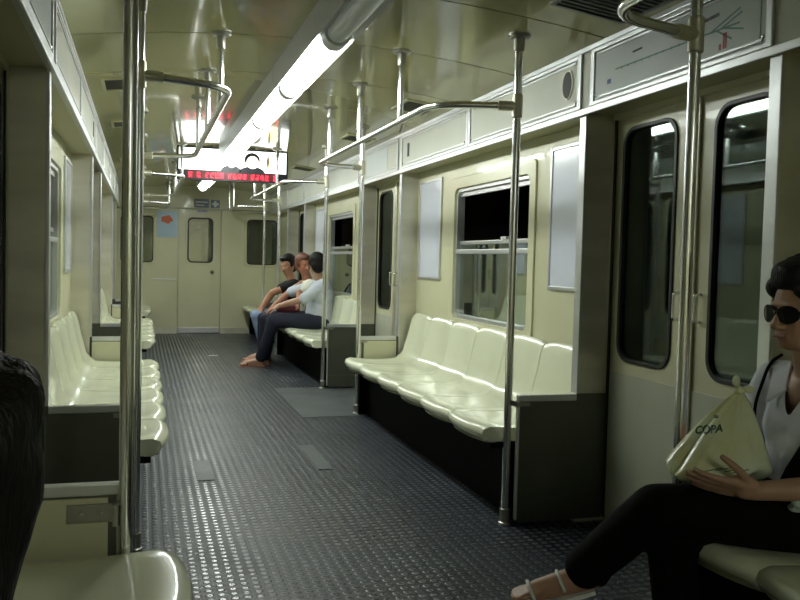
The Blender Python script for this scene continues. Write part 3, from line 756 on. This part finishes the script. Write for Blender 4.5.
# hair: short, swept up and back
mb = MB(); f_, l_, u_ = basis(HF)
mb.ell(Ph(-.03,0,.048),(.105,.090,.092),Rh); mb.ell(Ph(-.065,0,-.01),(.07,.083,.10),Rh)
for b in (1,-1):
    mb.ell(Ph(-.005,b*.066,.02),(.045,.03,.06),Rh); mb.ell(Ph(.035,b*.052,.062),(.045,.035,.036),Rh)
mb.ell(Ph(.05,.0,.088),(.045,.06,.036),Rh); mb.ell(Ph(.02,0,.105),(.075,.07,.04),Rh)
for i in range(46):
    a = random.uniform(-2.6,2.6); e = random.uniform(-.35,1.3)
    dv = V((cos(a)*cos(e)*.085, sin(a)*cos(e)*.08, sin(e)*.085)); 
    if dv.x > .05 and dv.z < .06: continue
    p = Ph(-.02+dv.x, dv.y, .055+dv.z); mb.ell(p,(.026,.022,.022))
organic('hair', mb, HAIR, lady, .006, 2)
# sunglasses
sg = None
mb = MB()
for b in (1,-1):
    pts = [Ph(.098-.018*(abs(b*.034+.031*cos(q*pi/10))/.065)**2, b*.034+.031*cos(q*pi/10), -.008+.025*sin(q*pi/10)) for q in range(20)]
    n = len(pts); fr = f_*.004
    mb.add([p for p in pts]+[p+fr for p in pts], [tuple(range(n)), tuple(range(n,2*n))[::-1]]+[(i,(i+1)%n,n+(i+1)%n,n+i) for i in range(n)])
sg = obj('sunglasses', mb, LENS, lady)
mb = MB(); mb.tube([Ph(.1,.008,.0),Ph(.104,0,.002),Ph(.1,-.008,.0)], .0028, 8)
for b in (1,-1): mb.tube([Ph(.08,b*.063,.002),Ph(.05,b*.077,.002),Ph(-.01,b*.086,-.002)], .003, 8)
obj('frame', mb, RUBBER, sg, smooth=True)
# white shirt with short sleeves and collar
mb = MB()
mb.cap((1.87,1.95,.53),(1.865,1.95,.68),.135,.13); mb.ell((1.865,1.95,.62),(.13,.175,.14)); mb.ell((1.855,1.95,.79),(.118,.178,.13)); mb.ell((1.825,1.90,.75),(.095,.11,.10)); mb.ell((1.825,2.00,.75),(.095,.11,.10)); mb.ell((1.84,1.95,.68),(.115,.16,.14))
mb.cap((1.85,1.80,.868),(1.85,2.10,.868),.066,.066); mb.ell((1.84,1.95,.895),(.072,.12,.05))
for S_, E_ in ((LS,LE),(RS,RE)): mb.cap(S_,S_.lerp(E_,.68),.066,.064)
sh_ = organic('shirt', mb, SHIRTW, lady, .007, 9)
bm = bmesh.new(); bm.from_mesh(sh_.data); o_ = origin(sh_)
bmesh.ops.delete(bm, geom=[v for v in bm.verts if (v.co+o_).x < 1.82 and (v.co+o_).z > .80 and abs((v.co+o_).y-1.95) < ((v.co+o_).z-.80)*.5+.004], context='VERTS')
for _ in range(12):
    bd = [v for v in bm.verts if v.is_boundary]
    nw = {v: sum((e.other_vert(v).co for e in v.link_edges if e.is_boundary), V((0,0,0)))/max(1,sum(1 for e in v.link_edges if e.is_boundary)) for v in bd}
    for v in bd: v.co = v.co*.4+nw[v]*.6
bm.to_mesh(sh_.data); bm.free()
mb = MB()
for b in (1,-1):
    pts = [V((1.905,1.95,.968)),V((1.86,1.95+b*.072,.96)),V((1.80,1.95+b*.066,.94)),V((1.757,1.95+b*.040,.862))]
    out = [V((1.935,1.95,.915)),V((1.868,1.95+b*.118,.928)),V((1.780,1.95+b*.118,.895)),V((1.728,1.95+b*.078,.825))]
    vs = pts+out+[p+V((.006,0,-.006)) for p in pts]+[p+V((.006,0,-.006)) for p in out]
    fs = [(i,i+1,4+i+1,4+i) for i in range(3)]+[(8+i,12+i,12+i+1,8+i+1) for i in range(3)]
    fs += [(0,8,9,1),(1,9,10,2),(2,10,11,3),(4,5,13,12),(5,6,14,13),(6,7,15,14),(3,11,15,7),(0,4,12,8)]
    mb.add(vs, fs)
obj('collar', mb, SHIRTW, lady, smooth=.8)
mb = MB(); mb.tube(fillet([(1.865,2.13,.945),(1.80,2.105,.925),(1.725,2.075,.80),(1.70,2.03,.72),(1.70,1.98,.66)],.05,5), .005, 8); obj('shoulder_strap', mb, BLACK, lady, smooth=True)
mb = MB()
mb.ell((1.85,1.95,.525),(.15,.185,.115))
for H_, K_, A_, r in ((LH,LK,LA,.088),(RH,RK,RA,.088)):
    mb.cap(H_,H_.lerp(K_,.5),r+.012,r); mb.cap(H_.lerp(K_,.5),K_,r,.068); mb.cap(K_,K_.lerp(A_,.5),.068,.066); mb.cap(K_.lerp(A_,.5),K_.lerp(A_,.93),.066,.062)
mb.cap(LK.lerp(LA,.8)+V((.02,0,0)),LK.lerp(LA,.97)+V((.05,.0,-.02)),.05,.035)
organic('trousers', mb, BLACKCLOTH, lady, .008, 4)
for A_, T_ in ((LA,LT),(RA,RT)):
    dT = (T_-A_).normalized(); sd = dT.cross(V((0,0,1))).normalized(); up = sd.cross(dT)
    mb = MB(); n = 10; vs = []
    for i in range(n+1):
        q = i/n; c_ = (A_-dT*.04+V((0,0,-.062))).lerp(T_-up*.018+dT*.02, q); w = .03+.012*sin(q*pi*.9)+.008*q if q < .95 else .028
        for e, h in ((-1,0),(1,0),(1,-.012),(-1,-.012)): vs.append(c_+sd*e*w+up*h)
    fs = [(i*4+j, i*4+(j+1)%4, i*4+4+(j+1)%4, i*4+4+j) for i in range(n) for j in range(4)]+[(3,2,1,0),(n*4,n*4+1,n*4+2,n*4+3)]
    mb.add(vs, fs); sh = obj('sandal', mb, WHITE, lady)
    mb = MB()
    for q, rr, hh in ((.33,.038,.012),(.78,.041,.0)):
        c_ = A_.lerp(T_,q)+up*(-.012+hh*0); mb.tube([c_+sd*rr*cos(g)*1.02+up*rr*sin(g)*.95 for g in [pi*j/10 for j in range(-1,12)]], .0055, 8)
    obj('strap', mb, WHITE, sh, smooth=True)

# --- plastic shopping bag on her lap ---------------------------------------------
def bag():
    nz, nt = 30, 72; vs = []; fs = []
    b0, zt = .622, .858
    for j in range(nz+1):
        q = j/nz; z = b0+(zt-b0)*q
        prof = (sin(min(1,q/.14)*pi/2)**.55)*(1-q)**.78*1.04+.045
        cx = 1.528+.075*q**1.2; cy = 1.968+.02*q
        for k in range(nt):
            th = 2*pi*k/nt; ct, st = cos(th), sin(th)
            e = (abs(ct)**2.6+abs(st)**2.6)**(-1/2.6)
            wr = 1+(.05*sin(7*th+1.3)+.045*sin(13*th+q*2)+.025*sin(23*th))*(.25+1.3*q)
            rx = .158*prof*wr*e*(1 if ct < 0 else 1.0); ry = .088*prof*wr*e
            zz = z + (.014*(1-q)*sin(5*th+1) if j else .004*sin(5*th))
            vs.append((cx+rx*ct, cy+ry*st, zz))
    for j in range(nz):
        for k in range(nt): fs.append((j*nt+k, j*nt+(k+1)%nt, (j+1)*nt+(k+1)%nt, (j+1)*nt+k))
    fs += [tuple(range(nt))[::-1], tuple(range(nz*nt,(nz+1)*nt))]
    return vs, fs
t = thing('plastic_bag', 'tied pale yellow-green plastic shopping bag resting on the woman\'s lap', 'bag', (1.53,1.97,.622))
vs, fs = bag(); mb = MB(); mb.add(vs, fs); obj('pouch', mb, BAG, t, smooth=True)
bv = BVHTree.FromPolygons([V(p) for p in vs], fs)
mb = MB(); mb.ell((1.602,1.988,.862),(.017,.015,.013)); mb.cap((1.602,1.988,.862),(1.585,1.98,.885),.010,.006); mb.ell((1.580,1.975,.892),(.014,.006,.016))
mb.cap((1.602,1.988,.862),(1.625,1.99,.868),.009,.007); mb.ell((1.635,1.99,.865),(.018,.007,.012)); mb.cap((1.602,1.988,.862),(1.615,1.985,.843),.012,.008)
organic('knot', mb, BAG, t, .003, 2)
def wrap_text(txt, c, size, shear=0):
    cu = bpy.data.curves.new('txt', 'FONT'); cu.body = txt; cu.size = size; cu.align_x = 'CENTER'; cu.shear = shear; cu.resolution_u = 3; cu.offset = size*.035 if len(txt) > 1 else .0
    o = bpy.data.objects.new('txt', cu); COL.objects.link(o); dg = bpy.context.evaluated_depsgraph_get(); dg.update()
    me = bpy.data.meshes.new_from_object(o.evaluated_get(dg)); COL.objects.unlink(o); bpy.data.objects.remove(o)
    bm = bmesh.new(); bm.from_mesh(me); bmesh.ops.triangulate(bm, faces=bm.faces)
    bmesh.ops.subdivide_edges(bm, edges=[e for e in bm.edges if e.calc_length() > size*.12], cuts=2); bmesh.ops.triangulate(bm, faces=bm.faces)
    vv = []
    Rz = Matrix.Rotation(math.radians(-8), 4, 'Z')
    fwd = V((.62,.78,-.05)).normalized(); rt = V((.78,-.62,0)); upv = V((0,0,1))
    Rt = Matrix.Rotation(math.radians(12), 2)
    for v in bm.verts:
        q = Rt @ V((v.co.x, v.co.y))
        p = V(c)+rt*q.x+upv*q.y
        h, nn, i, d = bv.ray_cast(p-fwd*.5, fwd)
        h = h if h else bv.find_nearest(p)[0]
        vv.append(h-fwd*.0018)
    out = (vv, [[v.index for v in f.verts] for f in bm.faces]); bm.verts.index_update()
    out = (vv, [[v.index for v in f.verts] for f in bm.faces]); bm.free(); return out
mb = MB()
for txt, c, sz, sh in (('COPA',(1.437,1.90,.757),.027,.3),('ea',(1.475,1.92,.795),.014,.3)):
    a, b = wrap_text(txt, c, sz, sh); mb.add(a, b)
obj('print', mb, BAGINK, t)
mb = MB()
for k in range(5):
    a, b = wrap_text('\u2014', (1.43+.028*k,1.89,.655+.004*sin(k)), .04, 0); mb.add(a, b)
obj('green_band', mb, mat('bag_green', (.05,.16,.08), .5), t)
t = thing('handbag', 'black handbag tucked on the lap of the woman in sunglasses, behind her forearm', 'handbag', (1.72,1.86,.63))
mb = MB(); mb.plate([(1.648,.622),(1.80,.622),(1.80,.805),(1.735,.748),(1.675,.668)], [], lambda a,b,c: (a,c,b), 1.815, 1.885); obj('body', mb, BLACKCLOTH, t, bevel=.012)
mb = MB(); mb.tube(fillet([(1.79,1.85,.79),(1.76,1.85,.83),(1.72,1.85,.77),(1.735,1.85,.745)],.02,4), .006, 8); obj('handle', mb, BLACK, t, smooth=True)
# small pale cloth at her side
mb = MB()
for i in range(7): mb.ell((1.655+.012*sin(i*2.1),1.80+.012*cos(i*1.7),.578+.009*i),(.024,.022,.012))
cl = organic('handkerchief', mb, mat('pale_cloth', (.5,.58,.58), .8), None, .005, 2); tag(cl, 'crumpled pale handkerchief lying on the seated woman\'s thigh', 'handkerchief')

# --- passengers further down ------------------------------------------------------
def sitter(label, hip, headc, face, up, knees, feet, elbows, wrists, skin, hairm, shirtm, trm, sleeve=.55, long_hair=0, lean=0, shoe=WHITE, bald=False, name='person', voxel=.01, shw=.165, bulk=1.):
    t = thing(name, label, 'person', (hip[0],hip[1],.42))
    hip = V(hip); hc = V(headc); nb = hc+V((.045,0,-.17)) ; ch = hip.lerp(nb,.62)+V((.02,0,0))
    sh = [V((nb.x+.02,nb.y-shw,nb.z-.06)), V((nb.x+.02,nb.y+shw,nb.z-.06))]
    mb = MB(); P, R = head(mb, hc, face, up); mb.cap(nb,hc+V((0,0,-.05)),.055,.05)
    mb.cap(hip,ch,.10,.10); mb.ell(ch,(.085,.14,.12)); mb.cap(sh[0],sh[1],.055,.055)
    hipj = [hip+V((-.02,-.085,0)), hip+V((-.02,.085,0))]
    for i in (0,1):
        E_, W_ = V(elbows[i]), V(wrists[i])
        mb.cap(sh[i],E_,.046,.04); mb.cap(E_,E_.lerp(W_,.4),.041,.037); mb.cap(E_.lerp(W_,.4),W_,.037,.026)
        hand(mb, W_, (W_-E_).normalized()+V((-.2,0,-.3)), V((-.2,0,1)), 1 if i else -1, 1., .3)
        K_, F_ = V(knees[i]), V(feet[i]); A_ = F_+V((.03,0,.085))
        mb.cap(hipj[i],K_,.072,.05); mb.cap(K_,A_,.05,.034); T_ = F_+V((-.15,.02,.03))
        mb.cap(A_,F_+V((.05,0,.03)),.034,.028); mb.cap(A_+V((-.02,0,-.02)),T_,.034,.024); mb.cap(F_+V((.05,0,.028)),T_,.027,.025)
        for q in (-.028,-.014,0,.014,.028): mb.cap(T_+V((.02,q,0)),T_+V((-.035+abs(q)*.5,q,-.004)),.013,.011,8)
    organic('body', mb, skin, t, voxel*.75, 3)
    if not bald:
        mb = MB(); mb.ell(P(-.03,0,.045),(.102,.088,.09),R); mb.ell(P(-.06,0,-.015),(.07,.08,.095),R); mb.ell(P(.03,0,.085),(.065,.065,.04),R)
        for b in (1,-1): mb.ell(P(-.01,b*.06,.02),(.045,.03,.06),R)
        if long_hair: mb.cap(P(-.08,0,-.02),P(-.1,0,-.02-long_hair),.06,.03)
        organic('hair', mb, hairm, t, voxel*.8, 2)
    else:
        mb = MB(); mb.ell(P(-.045,0,.035),(.088,.082,.085),R); mb.ell(P(-.06,0,-.01),(.06,.078,.08),R); organic('hair', mb, hairm, t, voxel*.8, 2)
    mb = MB(); mb.cap(hip+V((0,0,.02)),ch,.135*bulk,.125*bulk); mb.ell(ch+V((-.015,0,0)),(.125*bulk,.18*bulk,.15)); mb.cap(sh[0],sh[1],.068,.068); mb.ell(nb+V((.01,0,-.045)),(.07,.12,.05))
    for i in (0,1): mb.cap(sh[i],sh[i].lerp(V(elbows[i]),sleeve),.066,.062)
    organic('shirt', mb, shirtm, t, voxel, 3)
    mb = MB(); mb.ell(hip+V((-.01,0,-.005)),(.14,.18,.10))
    for i in (0,1):
        K_, F_ = V(knees[i]), V(feet[i]); A_ = F_+V((.03,0,.085))
        mb.cap(hipj[i],K_,.092,.072); mb.cap(K_,K_.lerp(A_,.95),.07,.06)
    organic('trousers', mb, trm, t, voxel, 3)
    for i in (0,1):
        F_ = V(feet[i]); mb = MB(); mb.plate(rrect(F_.x-.20,F_.x+.085,F_.y-.032,F_.y+.052,.035), [], lambda a,b,c: (a,b,c), .0005, .012); s_ = obj('sandal', mb, shoe, t)
        mb = MB(); mb.tube([F_+V((-.11,.008+.042*cos(g),.028+.036*sin(g)-.012)) for g in [pi*j/8 for j in range(9)]], .007, 8); obj('strap', mb, MAROON, s_)
    return t
sitter('passenger in pale shirt and dark jeans leaning over to embrace the one beside', (1.865,9.23,.525), (1.835,9.28,1.15), (-.15,1,-.1), (0,0,1),
       [(1.38,9.25,.515),(1.38,9.42,.50)], [(1.22,9.40,.0),(1.30,9.55,.0)], [(1.66,9.08,.765),(1.60,9.55,.82)], [(1.42,9.22,.685),(1.72,9.62,.92)],
       SKIN, HAIR, SHIRTG, JEANS, .95, shoe=SKIN3, shw=.15, bulk=1.16)
sitter('reddish-haired passenger in a cream top being embraced, middle of three', (1.87,9.68,.525), (1.755,9.60,1.14), (.3,-1,-.1), (-.1,0,1),
       [(1.34,9.66,.51),(1.34,9.82,.51)], [(1.30,9.68,.0),(1.30,9.84,.0)], [(1.69,9.47,.82),(1.62,9.80,.80)], [(1.66,9.36,.76),(1.44,9.70,.66)],
       SKIN3, HAIRRED, SHIRTC, JEANS, .55, shoe=SKIN3, shw=.13)
sitter('passenger in black top and pale jeans leaning forward, hand on knee', (1.84,10.08,.525), (1.645,10.05,1.125), (-.8,-.75,-.25), (-.12,0,1),
       [(1.27,9.90,.52),(1.29,10.12,.52)], [(1.36,9.88,.0),(1.40,10.12,.0)], [(1.44,9.86,.80),(1.48,10.20,.78)], [(1.34,9.90,.62),(1.36,10.10,.64)],
       SKIN2, HAIR, SHIRTB, JEANSL, .5, shoe=RUBBER, shw=.14)
t = thing('handbag', 'small maroon handbag on the lap of the passenger in dark jeans', 'handbag', (1.52,9.33,.60))
mb = MB(); mb.box((1.41,9.26,.606),(1.66,9.40,.69)); obj('body', mb, MAROON, t, smooth=True, bevel=.03)
mb = MB(); mb.tube(fillet([(1.45,9.33,.685),(1.47,9.33,.74),(1.60,9.33,.74),(1.62,9.33,.685)],.03), .007, 8); obj('handle', mb, MAROON, t, smooth=True)

# --- companion at the edge of the frame ------------------------------------------
comp = thing('person', 'person with long dark hair close to the camera, cut by the frame edge', 'person', (-.27,.62,.42))
HC = V((-.179,.62,1.042))
mb = MB(); P, R = head(mb, HC, (.12,1,-.12)); mb.cap((-.23,.62,.84),(-.2,.62,.97),.055,.05)
mb.cap((-.29,.62,.52),(-.26,.62,.72),.11,.11); mb.ell((-.25,.62,.72),(.09,.15,.12)); mb.cap((-.25,.46,.78),(-.25,.78,.78),.055,.055)
for y, d in ((.46,-1),(.78,1)):
    mb.cap((-.25,y,.78),(-.24,y+.04*d,.56),.045,.04); mb.cap((-.24,y+.04*d,.56),(-.02,y-.02*d,.56),.038,.026); hand(mb,(-.02,y-.02*d,.56),(1,0,-.1),(0,0,1),d,1.,.3)
    yy = .62+.09*d; mb.cap((-.27,yy,.52),(.16,yy,.50),.07,.05); mb.cap((.16,yy,.50),(.15,yy,.09),.05,.035); mb.cap((.15,yy,.05),(.30,yy,.03),.032,.024)
organic('body', mb, SKIN2, comp, .008, 3)
mb = MB()
mb.ell(P(-.02,0,.03),(.11,.11,.11),R); mb.ell(P(-.05,0,-.04),(.095,.115,.13),R); mb.ell(P(-.065,-.02,-.11),(.08,.09,.09),R)
for i in range(40):
    a = random.uniform(-pi,pi); x = cos(a)*.08; y = sin(a)*.105
    if x > .045 and abs(y) < .05: continue
    p0 = P(-.04+x, y, random.uniform(.0,.08)); p1 = P(-.055+x*.95, y*1.0, random.uniform(-.15,-.08)); p1 = p1+(P(-.05,-.03,-.1)-p1)*.3; mb.cap(p0,p1,.022,.012,8)
organic('hair', mb, HAIR, comp, .006, 1)
mb = MB(); mb.cap((-.29,.62,.54),(-.26,.62,.72),.14,.13); mb.ell((-.25,.62,.72),(.115,.18,.13)); mb.cap((-.25,.46,.78),(-.25,.78,.78),.068)
for y, d in ((.46,-1),(.78,1)): mb.cap((-.25,y,.78),(-.245,y+.025*d,.66),.063,.06)
organic('shirt', mb, ORANGECLOTH, comp, .01, 3)
mb = MB(); mb.ell((-.28,.62,.52),(.14,.18,.095))
for d in (-1,1):
    yy = .62+.09*d; mb.cap((-.27,yy,.52),(.16,yy,.50),.09,.07); mb.cap((.16,yy,.50),(.15,yy,.11),.068,.06)
organic('trousers', mb, BLACKCLOTH, comp, .01, 3)
for d in (-1,1):
    yy = .62+.09*d; mb = MB(); mb.cap((.12,yy,.05),(.30,yy,.042),.045,.038); mb.box((.08,yy-.04,.001),(.34,yy+.04,.018)); organic('shoe', mb, RUBBER, comp, .007, 2)

# ------------------------------------------------------------------ world, camera, view
w = bpy.data.worlds.new('World'); SC.world = w; w.use_nodes = True
w.node_tree.nodes['Background'].inputs[0].default_value = (.5,.55,.6,1); w.node_tree.nodes['Background'].inputs[1].default_value = .0
F_ = 850.; vp = V(((143-400)/F_, -(255-300)/F_, -1)).normalized()
up = V((.025,1,0)); up.z = -(up.x*vp.x+up.y*vp.y)/vp.z; up.normalize(); xr = vp.cross(up)
Mx = Matrix((xr, vp, up)).to_4x4()
cam = bpy.data.objects.new('Camera', bpy.data.cameras.new('Camera')); COL.objects.link(cam)
cam.matrix_world = Matrix.Translation((0,0,1.2)) @ Mx
cam.data.sensor_width = 36; cam.data.lens = F_/800*36; cam.data.clip_start = .02
SC.camera = cam
SC.view_settings.view_transform = 'Standard'; SC.view_settings.look = 'None'
SC.view_settings.exposure = .85; SC.view_settings.gamma = 1; SC.view_settings.use_curve_mapping = False
